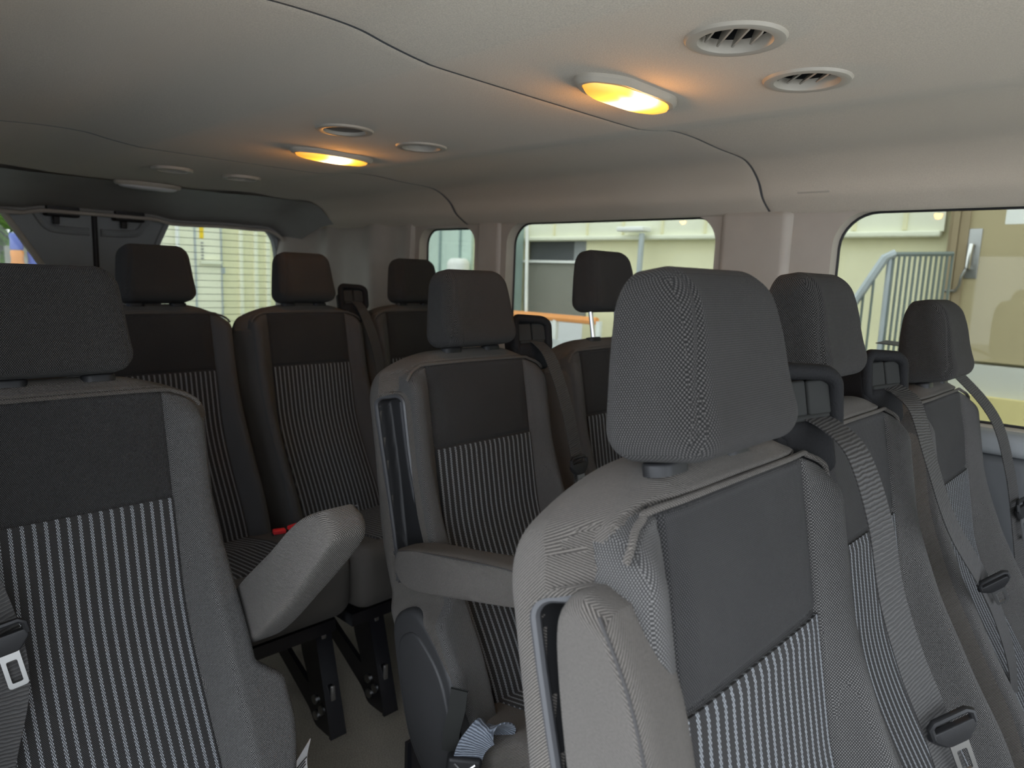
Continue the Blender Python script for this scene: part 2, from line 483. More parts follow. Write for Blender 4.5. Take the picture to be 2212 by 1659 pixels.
def bar_shape(L, H, T):
    """padded armrest along +x (its length), z is its height"""
    top = smooth_path([(0, H*.36), (L*.15, H*.47), (L*.5, H*.50), (L*.8, H*.48), (L*.97, H*.30)], 6)
    bot = smooth_path([(L, H*.08), (L*.985, -H*.12), (L*.9, -H*.26), (L*.5, -H*.46), (L*.12, -H*.52), (0, -H*.38), (-H*.2, 0.0)], 6)
    poly = [(p[0], p[1]) for p in top+bot]
    mb = MB(); c = np.mean(poly, axis=0); P = np.array(poly); rings = []
    prof = [(.016*(1-math.cos(q*PI/10)), T/2-.016+.016*math.sin(q*PI/10)) for q in range(5, -1, -1)]
    seq = [(i, t) for i, t in prof]+[(0, 0.0)]+[(i, -t) for i, t in reversed(prof)]
    for ins, tt in seq:
        d = P-c; Ln = np.linalg.norm(d, axis=1, keepdims=True); Q = P-d/Ln*ins
        rings.append([(a, tt, b) for a, b in Q])
    mb.grid(np.array(rings), cv=True)
    for r in (rings[0], rings[-1]):
        cc = np.mean(r, axis=0); n = len(r)
        mb.add(list(r)+[cc], [(k, (k+1) % n, n) for k in range(n)])
    # piping seam along the upper edge
    mb.tube([(p[0], T/2-.002, p[1]-.004) for p in top], .0013, 6, mi=1)
    return mb

PROTO = {}
def shared(key, fn):
    """build a part's mesh once, then copy the object"""
    def get(parent):
        if key not in PROTO:
            o = fn(); PROTO[key] = o; o.parent = parent; return o
        o = PROTO[key].copy(); COL.objects.link(o); o.parent = parent; return o
    return get

def head_fn(w):
    x, y, z = w
    # front face edge seams, a fuller lower front and a leaner top
    if y < -.01 and abs(abs(x)-(.070-.012*(z/.07))) < .004: y += .0022*(1-abs(abs(x)-(.070-.012*(z/.07)))/.004)
    if y > 0: y *= 1-.50*(z+.071)/.142
    y += -.010*max(0, -z/.07)**2*min(max(.3-y/.04, .1), 1) - y/.047*.012*max(0, z/.07)**2
    return (x, y, z)
def mk_headrest():
    mb = MB(); mb.rbox((0, 0, 0), (.180, .094, .142), .030, n=16, taper=.13, fn=head_fn)
    return mb.build('headrest', [M['headknit']], xf=back_xf, sharp=80)
def mk_post(sx):
    def f():
        mb = MB(); mb.tube([(sx*.05, .005, -.115), (sx*.05, .005, -.045)], .0055, 12)
        return mb.build('headrest_post', [M['chrome']], xf=back_xf)
    return f
def mk_collar(sx):
    def f():
        mb = MB(); P = rrect(-.021, .021, -.012, .012, .0119, 6)
        mb.prism(P, lambda a, b, t: (sx*.05+a, .005+b, -.081+t), .010, inset=.003)
        return mb.build('post_collar', [M['black']], xf=back_xf)
    return f
def mk_panel():
    xs = np.linspace(-.1215, .1215, 60); vs = np.linspace(-.2505, -.71, 90)
    X, V = np.meshgrid(xs, vs, indexing='ij')
    F = front_d(X, V, False)-.0012-.002*(1-(X/.1215)**4)*sstep(-.2505, -.262, V)
    Bk = front_d(X, V, False)+.006
    mb = MB(); PF = np.stack([X, F, V], -1); PB = np.stack([X, Bk, V], -1); mb.grid(PF, uv=np.stack([X, V], -1)); mb.grid(PB)
    for f, b in ((PF[0], PB[0]), (PF[-1], PB[-1]), (PF[:, 0], PB[:, 0]), (PF[:, -1], PB[:, -1])): mb.grid(np.stack([f, b], 1))
    return mb.build('striped_panel', [M['stripe']], xf=back_xf)
def mk_backrest(a):
    return lambda: make_backrest(a).build('backrest', [M['knit'], M['twill'], M['darkfab'], M['black']], xf=back_xf, sharp=70)
def mk_piping():
    pts = [(x, v) for x, v in SEAM]; pts = [(-x, v) for x, v in reversed(pts)]+pts[1:]
    P = [p for p in smooth_path([(x, float(front_d(np.array(x), np.array(v), False))-.0012, v) for x, v in pts], 10)]
    er = lambda d, r: 0 if d >= r else r-math.sqrt(max(r*r-(r-max(d, 0))**2, 0))
    P = [(p[0], float(front_d(np.array(p[0]), np.array(p[2]), False))-.0008+er(WFR-abs(p[0]), .014)+er(float(vtop(np.array(p[0])))-p[2], .030), p[2]) for p in P if abs(p[0]) < .1715]
    mb = MB(); mb.tube(P, .0028, 8); return mb.build('piping', [M['twill']], xf=back_xf)
def mk_bezel(a):
    def f():
        mb = MB(); mb.tube(slot_loop(a, -.0015), .0042, 8, closed=True)
        rib = [(a*(wall_x(float(slot_mid(v)[0]), v)-.0245), float(slot_mid(v)[0]), v) for v in np.linspace(-.160, -.45, 12)]
        mb.tube(rib, .003, 6)
        return mb.build('armrest_bezel', [M['bezel']], xf=back_xf)
    return f
def mk_arm(a, pose):
    def f():
        L = .345
        mb = bar_shape(L, {'up': .082, 'down': .072, 'half': .084}[pose], .056)
        ang = {'up': math.radians(90), 'down': math.radians(-1), 'half': math.radians(29)}[pose]
        dx = {'up': -.020, 'down': .006, 'half': .022}[pose]
        def xf(V):
            V = np.asarray(V); ca, sa = math.cos(ang), math.sin(ang)
            l, h = V[:, 0], V[:, 2]
            if pose == 'up': d = -h-.018+.028*(l/L); v = l-.485
            else: d = -(l*ca-h*sa)-.006; v = l*sa+h*ca-(.428 if pose == 'down' else .450)
            return back_xf(np.stack([a*(W0+dx)+V[:, 1]*a, d, v], -1))
        return mb.build('armrest', [M['twill'], M['seam']], xf=xf)
    return f
def mk_cushion():
    # seat's own frame: front towards -y
    hx, y0, y1 = .200, -.60, -.12
    def fn(w):
        x, y, z = w
        z += .028*(-y/.24)*(1 if y < 0 else 1.9) + .012*(abs(x)/.2)**3*(1 if z > 0 else 0)
        return (x, y, z)
    mb = MB(); mb.rbox((0, (y0+y1)/2, .360), (2*hx, y1-y0, .15), .045, n=10, fn=fn)
    return mb.build('seat_cushion', [M['twill']], sharp=80)
def mk_cpanel():
    xs = np.linspace(-.115, .115, 40); ys = np.linspace(-.57, -.17, 40); X, Y = np.meshgrid(xs, ys, indexing='ij')
    dy = Y+.36; Z = .360+.075+np.where(dy < 0, -.028*dy/.24, -.0532*dy/.24)+.012*(np.abs(X)/.2)**3+.0025
    e = np.minimum(sstep(0, .03, Y+.57), 1); Z = Z-.012*(1-e)
    mb = MB(); P = np.stack([X, Y, Z], -1); Q = P-np.array([0, 0, .012]); mb.grid(P); mb.grid(Q)
    for f, b in ((P[0], Q[0]), (P[-1], Q[-1]), (P[:, 0], Q[:, 0]), (P[:, -1], Q[:, -1])): mb.grid(np.stack([f, b], 1))
    return mb.build('striped_seat_panel', [M['stripe']])
def mk_frame():
    mb = MB()
    mb.box((0, -.33, .273), (.36, .42, .03))
    for sx in (-1, 1): mb.tube([(sx*.165, -.10, .36), (sx*.165, -.10, .52)], .014, 8)
    return mb.build('seat_frame', [M['gloss']])
def mk_leg(sx):
    """pressed steel leg: two uprights, a slanting strut and a foot"""
    def f():
        mb = MB(); x = sx*.165
        o = [(-.480, .27), (-.40, .27), (-.42, .17), (-.46, .09), (-.36, .135), (-.19, .22), (-.16, .27), (-.07, .27), (-.06, .0), (-.12, .0), (-.15, .19), (-.34, .095), (-.46, .03), (-.48, .0), (-.56, .0)]
        mb.prism(rpoly(o, .02, 3), lambda a, b, t: (x-.006+t, a, b), .012)
        for y0, y1 in ((-.56, -.482), (-.06, -.06)): mb.add([(x+e, y+f, z) for y, z in ((y0, 0), (y1, .27)) for e, f in ((-.010, 0), (.032, 0), (.032, .008), (-.010, .008))], [(0, 1, 2, 3), (4, 5, 6, 7), (0, 1, 5, 4), (1, 2, 6, 5), (2, 3, 7, 6), (3, 0, 4, 7)])
        return mb.build('leg', [M['gloss']], sharp=30)
    return f
def mk_bolt():
    mb = MB(); mb.tube([(.004, 0, 0), (-.005, 0, 0)], .011, 12); return mb.build('bolt', [M['steel']])
def mk_slot():
    mb = MB(); mb.rbox((0, 0, 0), (.013, .006, .04), .003, 2); return mb.build('slot_plate', [M['steel']])
def guide_xf(V):
    V = np.array(V, float); a = math.radians(24); x, d = V[:, 0]-.168, V[:, 1]-.01
    V[:, 0] = .168+x*math.cos(a)-d*math.sin(a)*-1; V[:, 1] = .01+d*math.cos(a)-x*math.sin(a)*1
    return back_xf(V)
def mk_guide():
    mb = MB(); cx, cv = .170, -.053
    # frame ring, back box and stem of the shoulder belt guide
    loop = [(cx+a, -.004-b*.12, cv+b) for a, b in rpoly([(-.037, -.030), (.037, -.036), (.037, .018), (.024, .027), (-.030, .034), (-.037, .026)], .012, 5)]
    mb.tube(loop, .0085, 10, closed=True)
    mb.rbox((cx, .012, cv-.002), (.078, .022, .066), .008, 3)
    mb.rbox((cx-.002, .016, cv-.045), (.070, .050, .060), .012, 4)
    mb.rbox((cx-.036, .018, cv-.028), (.02, .05, .085), .008, 3)
    return mb.build('belt_guide', [M['tough']], xf=guide_xf)
def mk_flap():
    mb = MB(); cx, cv = .170, -.053
    mb.rbox((cx-.0155, -.003, cv+.004), (.0295, .006, .036), .003, 3); mb.rbox((cx+.0155, -.003, cv+.003), (.0295, .006, .036), .003, 3)
    mb.rbox((cx, -.002, cv-.016), (.056, .010, .008), .004, 3)
    return mb.build('guide_flap', [M['flap']], xf=guide_xf)
def mk_shield(a):
    def f():
        o = rpoly([(-.03, -.495), (.035, -.52), (.040, -.64), (.02, -.76), (-.07, -.84), (-.135, -.74), (-.105, -.57)], .06, 6)
        mb = MB(); mb.prism(o, lambda d, v, t: (a*(.165+t), d, v), .055, inset=.012)
        o2 = [((d+.035)*.76-.037, (v+.66)*.80-.665) for d, v in o]
        mb.prism(o2, lambda d, v, t: (a*(.212+t), d, v), .012, inset=.006)
        return mb.build('side_shield', [M['shield']], xf=back_xf)
    return f
P_ = {k: shared(k, f) for k, f in {
    'head': mk_headrest, 'piping': mk_piping, 'postL': mk_post(-1), 'postR': mk_post(1), 'colL': mk_collar(-1), 'colR': mk_collar(1), 'panel': mk_panel,
    'b-1': mk_backrest(-1), 'b0': mk_backrest(0), 'b1': mk_backrest(1), 'z-1': mk_bezel(-1), 'z1': mk_bezel(1),
    'cush': mk_cushion, 'cpan': mk_cpanel, 'frame': mk_frame, 'legL': mk_leg(-1), 'legR': mk_leg(1), 'bolt': mk_bolt, 'slot': mk_slot,
    'guide': mk_guide, 'flap': mk_flap, 's-1': mk_shield(-1), 's1': mk_shield(1),
    'arm_up': mk_arm(-1, 'up'), 'arm_down': mk_arm(-1, 'down'), 'arm_half': mk_arm(1, 'half')}.items()}

def make_seat(loc, label, group, aisle=0, arm=None, guide=False, lift=0.0, rz=0.0, hoff=(0, 0), bolts=False, legs=(0, 0)):
    t = empty('passenger_seat', loc, label, 'seat', group, rz)
    bk = P_['b%d' % aisle](t); P_['piping'](bk); P_['panel'](t)
    hd = P_['head'](t); hd.location = (hoff[0], lift*RS+hoff[1], lift*RC)
    for k in 'LR':
        p = P_['post'+k](t); p.location = (hoff[0], lift*RS*.6+hoff[1], lift*RC*.6)
        c = P_['col'+k](t); c.location = (hoff[0], hoff[1], 0)
    P_['cush'](t); P_['cpan'](t); P_['frame'](t)
    for k in 'LR':
        l = P_['leg'+k](t); l.location = (legs[k == 'R'], 0, 0); x = .165*(-1 if k == 'L' else 1)
        if bolts:
            for y, z in ((-.490, .030), (-.515, .055), (-.485, .068)): P_['bolt'](l).location = (x-.006, y, z)
            for z in (.10, .24): P_['slot'](l).location = (x+.011, -.563+z*.289, z)
    if aisle:
        P_['z%d' % aisle](t)
        if aisle < 0: P_['s-1'](t)
    if arm: P_['arm_'+arm](t)
    if guide:
        g = P_['guide'](t); P_['flap'](g)
    return t

G2, G3, G4 = 'seats of the nearest row', 'seats of the middle row', 'seats of the rearmost row'
SEATS = {
 'A': ((.535, .279, .003), 'large nearest seat with grey armrest folded up into its side', G2, dict(aisle=-1, arm='up', guide=True, hoff=(-.036, 0))),
 'B': ((.975, .335, -.011), 'dark seat directly behind the belt guide of the nearest seat, headrest slightly raised', G2, dict(guide=True, lift=.022, hoff=(-.012, .034))),
 'C': ((1.420, .332, -.021), 'dark seat beside the window with the stair railing, at the right edge', G2, dict()),
 'D': ((.898, .985, 0), 'dark seat with lowered armrest and empty armrest slot beside the aisle', G3, dict(aisle=-1, arm='down', guide=True)),
 'E': ((1.365, 1.015, 0), 'dark seat whose headrest stands raised on bare steel posts', G3, dict(lift=.060)),
 'F': ((.232, 1.05, -.016), 'single seat at the left edge with its padded armrest half raised', G3, dict(aisle=1, arm='half')),
 'G': ((.644, 1.869, .035), 'rear row seat behind the single seat, in front of the rear door seam', G4, dict(bolts=True)),
 'H': ((1.042, 1.859, .035), 'rear row seat with a belt guide on its shoulder, before the slatted cream building', G4, dict(guide=True, bolts=True, legs=(.075, 0))),
 'I': ((1.442, 1.862, .035), 'rear row seat nearest the small quarter window', G4, dict()),
}
for k, (loc, lab, grp, kw) in SEATS.items(): make_seat(loc, lab, grp, **kw)
def in_seat(k, x, d, v):
    p = back_xf(np.array([[x, d, v]]))[0]; L = SEATS[k][0]; return np.array([p[0]+L[0], p[1]+L[1], p[2]+L[2]])

# ------------------------------------------------------------------ belts
def ribbon(mb, pts, wdir, width, th=.0016, mi=0, sub=8):
    """webbing along pts; wdir: across direction(s)"""
    path = smooth_path(pts, sub); n = len(path)
    wd = smooth_path(wdir, sub) if isinstance(wdir, list) else [np.array(wdir, float)]*n
    rows = []; uvs = []; L = 0
    for i in range(n):
        t = path[min(i+1, n-1)]-path[max(i-1, 0)]; t = t/np.linalg.norm(t)
        w = wd[i]-t*np.dot(wd[i], t); w = w/np.linalg.norm(w); nn = np.cross(t, w)
        if i: L += np.linalg.norm(path[i]-path[i-1])
        r = []; u = []
        for a in np.linspace(-1, 1, 9): r.append(path[i]+w*a*width/2+nn*th/2); u.append((a*width/2, L))
        for a in np.linspace(1, -1, 9): r.append(path[i]+w*a*width/2-nn*th/2); u.append((a*width/2, L))
        rows.append(r); uvs.append(u)
    mb.grid(np.array(rows), cv=True, mi=mi, uv=np.array(uvs))
def frame_at(c, along, across):
    a = Vector(along).normalized(); w = Vector(across); w = (w-a*w.dot(a)).normalized(); n = a.cross(w)
    return Matrix((w, n, a)).transposed(), Vector(c)
def make_belt(name_lab, pts, wdir, tongue=None, width=.031, mat='web'):
    """pts in world; tongue: (centre, along, across)"""
    base = Vector(pts[-1]); t = empty('seat_belt', base, name_lab, 'seat belt', 'seat belts')
    off = lambda V: np.asarray(V)-np.array(base)
    mb = MB(); ribbon(mb, pts, wdir, width); mb.build('webbing', [M[mat]], t, xf=off)
    if tongue:
        R, c = frame_at(*tongue)
        def xf(V): return np.array([R @ Vector(p) + c for p in V])-np.array(base)
        def xg(V): return xf(np.asarray(V)*.68)
        mb = MB()
        # grip: a thick bar with the webbing slot, flaring into a neck (local x across, z along the pull)
        loop = [(a, .0, b) for a, b in rpoly([(-.031, -.004), (.031, -.004), (.034, .008), (.016, .030), (-.016, .030), (-.034, .008)], .007, 5)]
        mb.prism([(a, b) for a, _, b in loop], lambda a, b, q: (a, -.0045+q, b), .009, inset=.003)
        mb.tube([(-.031, 0, .004), (-.031, 0, -.014), (-.024, 0, -.020), (.024, 0, -.020), (.031, 0, -.014), (.031, 0, .004)], .0052, 8)
        mb.tube([(-.033, -.002, .004), (-.026, -.003, .016), (-.016, -.003, .026)], .006, 8)
        g = mb.build('latch_grip', [M['black']], t, xf=xg)
        mb = MB(); o = rpoly([(-.0095, .014), (.0095, .014), (.0095, .062), (-.0095, .062)], .004, 4); h = rpoly([(-.0052, .029), (.0052, .029), (.0052, .056), (-.0052, .056)], .002, 4)
        P = [[(a*1, -.0013, b) for a, b in o], [(a, -.0013, b) for a, b in h], [(a, .0013, b) for a, b in h], [(a, .0013, b) for a, b in o]]
        mb.grid(np.array(P+[P[0]]), cv=True); mb.build('latch_plate', [M['steel']], g, xf=xf, sharp=25)
        g_children = None
    return t
S = in_seat
def along(a, b): return tuple(np.array(b)-np.array(a))
pa = [S('A', .174, .002, -.066), S('A', .168, -.024, -.078), S('A', .158, -.050, -.105), S('A', .150, -.066, -.165), S('A', .152, -.070, -.235), S('A', .172, -.076, -.305), S('A', .203, -.082, -.37), S('A', .240, -.088, -.46), S('A', .268, -.092, -.54), S('A', .29, -.092, -.62)]
wa = [np.array(w) for w in ((1, -.3, .1), (1, -.3, .1), (.98, -.3, .1), (.95, -.35, .1), (.9, -.4, .1), (.85, -.45, .1), (.8, -.5, .1), (.8, -.5, .1), (.8, -.5, .1), (.8, -.5, .1))]
make_belt('ribbed grey seat belt hanging from the guide of the nearest seat', pa, wa, (S('A', .205, -.097, -.372), along(S('A', .203, -.082, -.37), S('A', .246, -.088, -.46)), (.72, -.62, .12)))
pb = [S('B', .174, .002, -.066), S('B', .168, -.022, -.078), S('B', .142, -.048, -.105), S('B', .122, -.066, -.175), S('B', .148, -.078, -.268), S('B', .252, -.088, -.375), S('B', .322, -.090, -.45), S('B', .39, -.090, -.55), S('B', .43, -.082, -.64)]
make_belt('dark seat belt slanting towards the window seat, between the nearest seat belt and the window', pb, (1, -.12, .3), (S('B', .254, -.102, -.378), along(S('B', .252, -.088, -.375), S('B', .327, -.090, -.45)), (.74, -.62, .12)))
pc = [np.array((1.715, .50, 1.005)), np.array((1.665, .40, 1.0)), S('C', .175, .0, -.075), S('C', .165, -.055, -.16), S('C', .175, -.070, -.26), S('C', .182, -.072, -.36), S('C', .178, -.072, -.50), S('C', .17, -.07, -.62)]
make_belt('dark seat belt over the outer shoulder of the seat beside the railing window', pc, (1, -.3, .2), (S('C', .185, -.082, -.335), along(S('C', .175, -.07, -.26), S('C', .18, -.07, -.4)), (1, -.1, .1)))
pd = [S('D', .174, .002, -.066), S('D', .168, -.022, -.078), S('D', .164, -.05, -.11), S('D', .176, -.066, -.20), S('D', .190, -.068, -.30), S('D', .195, -.070, -.42), S('D', .19, -.068, -.56)]
make_belt('seat belt from the guide of the seat with lowered armrest', pd, (1, -.1, 0), (S('D', .186, -.078, -.325), along(S('D', .19, -.068, -.30), S('D', .195, -.07, -.42)), (1, -.1, 0)))
ph = [S('H', .174, .002, -.066), S('H', .168, -.022, -.078), S('H', .166, -.05, -.11), S('H', .182, -.066, -.20), S('H', .192, -.068, -.30), S('H', .195, -.070, -.42), S('H', .19, -.068, -.56)]
make_belt('dark seat belt from the rear row shoulder guide', ph, (1, -.1, 0))
pf = [S('F', -.19, .06, -.02), S('F', -.185, .0, -.075), S('F', -.160, -.062, -.14), S('F', -.122, -.072, -.26), S('F', -.100, -.080, -.355), S('F', -.098, -.084, -.42), S('F', -.115, -.080, -.49), S('F', -.135, -.074, -.58), S('F', -.15, -.07, -.66)]
make_belt('seat belt over the single left seat, its latch plate tilted', pf, (1, -.18, 0), (S('F', -.098, -.104, -.355), along((0, 0, 0), (.18, -.02, -1)), (.75, -.1, .66)), .042)

# buckle on the grey strap by the aisle
t = empty('belt_buckle', (.675, .72, .38), 'black belt buckle on twisted shiny webbing beside the aisle floor', 'buckle', 'belt buckles')
off = lambda V: np.asarray(V)-np.array((.675, .72, .38))
mb = MB(); ribbon(mb, [(.655, .715, .505), (.658, .722, .47), (.66, .735, .425), (.664, .742, .385)], (.5, -.8, .1), .026, .004); mb.build('grey_strap', [M['flap']], t, xf=off)
mb = MB(); ribbon(mb, [(.715, .70, .40), (.705, .672, .442), (.680, .672, .452), (.662, .688, .425), (.658, .697, .395)], [(.3, -.9, .2), (.3, -.9, .3), (.5, -.7, .5), (.7, -.7, .2), (.75, -.65, .1)], .044, .002); mb.build('webbing', [M['webblue']], t, xf=off)
Rb, cb = frame_at((.652, .702, .362), (-.1, .06, -1), (.75, -.66, 0))
def bxf(V): return np.array([Rb @ Vector(p)+cb for p in V])-np.array((.675, .72, .38))
mb = MB(); mb.rbox((0, 0, 0), (.052, .022, .085), .006, 3); b = mb.build('buckle_body', [M['black']], t, xf=bxf)
mb = MB(); mb.tube([(-.016, .0115, -.036), (0, .0115, -.022), (.016, .0115, -.036)], .0022, 6); mb.build('buckle_edge', [M['steel']], b, xf=bxf)
mb = MB()
for i, (u, w) in enumerate(((-.010, .010), (-.003, .010), (.006, .010), (-.008, .018), (.002, .018), (.009, .018))): mb.box((u, .0112, w), (.004, .0006, .0045))
mb.build('printed_marks', [M['printw']], b, xf=bxf)

# red-buttoned buckles of the rear row
for i, (x, y, z, a) in enumerate(((.807, 1.56, .462, -.25), (.846, 1.56, .464, .2))):
    t = empty('belt_buckle', (x, y, z), ['red-buttoned belt buckle, the left one of the rear row pair', 'red-buttoned belt buckle, the right one of the rear row pair'][i], 'buckle', 'belt buckles', a)
    mb = MB(); mb.rbox((0, 0, -.03), (.034, .022, .075), .005, 3); bd = mb.build('buckle_body', [M['black']], t)
    mb = MB(); mb.rbox((0, -.001, .009), (.030, .018, .012), .003, 3); mb.build('red_button', [M['red']], t)
# care tag hanging at the single seat
t = empty('care_tag', (.462, .835, .425), 'small white printed tag sticking out beside the single left seat', 'tag', None, .5)
mb = MB()
P = np.array([[(u, -.004*math.sin(w*60), w+u*.3) for u in np.linspace(-.02, .02, 6)] for w in np.linspace(-.045, .012, 10)])
mb.grid(P); mb.grid(P+np.array([0, .0008, 0])); mb.build('paper', [M['tagw']], t)
mb = MB()
for k in range(5): mb.box((0, -.0018-.004*math.sin((-.008-k*.006)*60), -.008-k*.006), (.026-.004*(k % 2), .0006, .0018))
mb.build('printed_lines', [M['print']], t)
# ------------------------------------------------------------------ van shell
CX, XW, YR, YF = .8965, 1.7545, 3.19, -1.25
PROF = [(-.866, 1.298), (-.858, 1.299), (-.842, 1.305), (-.80, 1.331), (-.775, 1.362), (-.75, 1.382), (-.715, 1.400), (-.67, 1.410), (-.56, 1.414), (-.46, 1.420), (-.375, 1.4195), (-.32, 1.411), (-.265, 1.404), (-.22, 1.402)]
PROF = PROF+[(0, 1.4015)]+[(-a, b) for a, b in reversed(PROF)]
prof = [(float(p[0]), float(p[1])) for p in smooth_path(PROF, 6)]
_px = [p[0] for p in prof]; _pz = [p[1] for p in prof]
_xs = sorted(_px+[q+o for q in (-.105, .105, -.06, .15, .02) for o in np.arange(-.06, .0601, .005)])
_xs = [x for i, x in enumerate(_xs) if i == 0 or x-_xs[i-1] > .0015]
prof = [(x, float(np.interp(x, _px, _pz))) for x in _xs]
VENTS = []   # (x, y) of the round openings
S1, S2, YH = .800, 1.940, 2.775
def seam_drop(y): return sum(math.exp(-((y-q)/.006)**2) for q in (S1, S2))
ys = sorted(set([round(v, 4) for v in np.linspace(YF, YH, 60)]+[round(q+o, 4) for q in (S1, S2) for o in np.linspace(-.02, .02, 21)]))
def ceil_z(dx, y):
    z = np.interp(dx, [p[0] for p in prof], [p[1] for p in prof])
    # the broad channels fade out towards the rear panel
    z -= .010*sstep(2.0, 2.7, y)*sstep(.25, .4, abs(dx))*(1-sstep(.6, .75, abs(dx)))
    return float(z)
def panel(name, y0, y1, lip0, lip1):
    yy = [y0+o for o in (0, .001, .002, .0035)]+list(np.linspace(y0+.02, y1-.02, 40))+[y1-o for o in (.0035, .002, .001, 0)]
    yy += [vy+o for _, vy in VENTS if y0 < vy < y1 for o in np.arange(-.055, .0551, .005)]
    yy = sorted(yy); yy = [y for i, y in enumerate(yy) if i == 0 or y-yy[i-1] > .0008]
    P = []
    for y in yy:
        e = 0
        if lip0: e = max(e, 1-min((y-y0)/.0035, 1))
        if lip1: e = max(e, 1-min((y1-y)/.0035, 1))
        row = []
        for i, (dx, z) in enumerate(prof):
            t = np.array(prof[min(i+1, len(prof)-1)])-np.array(prof[max(i-1, 0)]); nrm = np.array([-t[1], t[0]])/np.hypot(*t)
            row.append((CX+dx+nrm[0]*.0015*e**2, y, ceil_z(dx, y)+nrm[1]*.0015*e**2))
        P.append(row)
    P = np.array(P); Q = P.copy(); Q[:, :, 2] += .02; Q[:, :, 0] = CX+(P[:, :, 0]-CX)*1.02
    mb = MB(); mb.grid(P); mb.grid(Q)
    for a, b in ((P[0], Q[0]), (P[-1], Q[-1]), (P[:, 0], Q[:, 0]), (P[:, -1], Q[:, -1])): mb.grid(np.stack([a, b], 1))
    def open_(f):
        c = np.mean([mb.v[k] for k in f], axis=0); return any(math.hypot(c[0]-x, c[1]-y) < .045 for x, y in VENTS)
    keep = [not open_(f) for f in mb.f]; mb.f = [f for f, k in zip(mb.f, keep) if k]; mb.m = [m for m, k in zip(mb.m, keep) if k]
    return struct(mb.build(name, [M['liner']], sharp=60))
VX = .105
VENTS += [(CX-VX, .424), (CX+VX, .424), (CX-VX+.03, 1.290), (CX+VX+.03, 1.305), (CX-VX+.05, 2.262), (CX+VX+.05, 2.250)]
panel('ceiling', YF, S1-.0011, False, True); panel('ceiling', S1+.0011, S2-.0035, True, True); panel('ceiling', S2+.0035, YR+.03, True, False)
for nm, q in (('trim_8', S1), ('trim_9', S2)):      # dark joint strip behind each gap
    mb = MB(); P = np.array([[(CX+dx, q-.006, ceil_z(dx, q)+.0004), (CX+dx, q+.006, ceil_z(dx, q)+.0004)] for dx, _ in prof]); mb.grid(P); mb.grid(P+np.array([0, 0, .004])); struct(mb.build(nm, [M['trimd']]))
# steel roof above the lining
mb = MB(); mb.box((CX, (YF+YR)/2, 1.47), (1.86, YR-YF+.1, .03)); struct(mb.build('roof', [M['trimd']], smooth=False))
# rear header trim: falls from the lining to the lip over the doors
hy = [(YH, 0), (YH+.03, -.002), (YH+.10, -.012), (YH+.22, -.040), (YH+.33, -.068), (3.135, -.076), (3.155, -.080), (3.160, -.088), (3.150, -.096), (3.185, -.10)]
P = []
for y, dz in smooth_path(hy, 4):
    row = []
    for dx in np.linspace(-.815, .815, 60):
        zc = min(ceil_z(dx, YH), 1.398+.006*sstep(.3, .5, abs(dx)))
        dip = -.014*sstep(.19, .27, abs(dx))*sstep(2.95, 3.12, y)
        row.append((CX+dx, y, min(zc+dz+dip, ceil_z(dx, YH))-.004*sstep(.0, 1.0, abs(dx))))
    P.append(row)
P = np.array(P); mb = MB(); mb.grid(P); mb.grid(P+np.array([0, .004, .03])); struct(mb.build('trim_1', [M['header']], sharp=70))
mb = MB(); mb.tube([tuple(r+np.array([0, -.004, -.004])) for r in P[-5]], .007, 8); struct(mb.build('trim_10', [M['trimp']]))  # paler tube added as the highlight along the header lip
# floor
mb = MB(); mb.box((CX, (YF+YR)/2, -.03), (1.80, YR-YF, .06)); struct(mb.build('floor', [M['carpet']], smooth=False))
mb = MB(); mb.box((CX, (YF+YR)/2, -.16), (1.86, YR-YF+.1, .18)); struct(mb.build('floor', [M['trimd']], smooth=False))

# right wall with three windows
WIN = [(-.62, .644, .842, 1.302, .085), (.950, 1.740, .842, 1.302, .075), (1.902, 2.222, .86, 1.290, .06)]
wout = [(YF, -.06), (YR+.02, -.06), (YR+.02, 1.32), (YF, 1.32)]
struct(plate('wall_right', wout, [rrect(a, b, c, d, r) for a, b, c, d, r in WIN], lambda a, b, t: (XW+t, a, b), .045, [M['trimp']]))
for i, (a, b, c, d, r) in enumerate(WIN):
    o = rrect(a-.012, b+.012, c-.012, d+.012, r+.012)
    mb = MB(); mb.prism(o, lambda u, v, t: (XW+.047+t, u, v), .005); g = mb.build('window_%d' % (i+1), [M['glass']], smooth=False); struct(g)
    mb = MB(); mb.tube([(XW+.042, u, v) for u, v in rrect(a+.002, b-.002, c+.002, d-.002, r)], .0035, 8, closed=True); mb.build('rubber_seal', [M['rubber']], g)
# lower side lining and window ledge
mb = MB(); mb.rbox((XW-.012, 1.0, .42), (.05, 4.3, .74), .02, 3); struct(mb.build('trim_2', [M['trimd']]))
mb = MB(); mb.rbox((XW-.005, 1.0, .815), (.07, 4.3, .05), .018, 4); struct(mb.build('trim_3', [M['doort']]))
# pillar linings between the windows
def pillar(name, y0, y1, x, th, mat='trimp', z0=.80, z1=1.315):
    mb = MB(); mb.rbox((x+th/2, (y0+y1)/2, (z0+z1)/2), (th, y1-y0, z1-z0), min(th*.48, (y1-y0)*.3), 5); return struct(mb.build(name, [M[mat]]))
pillar('trim_4', .742, .935, XW-.018, .05)
pillar('trim_5', 1.765, 1.885, XW-.010, .04)
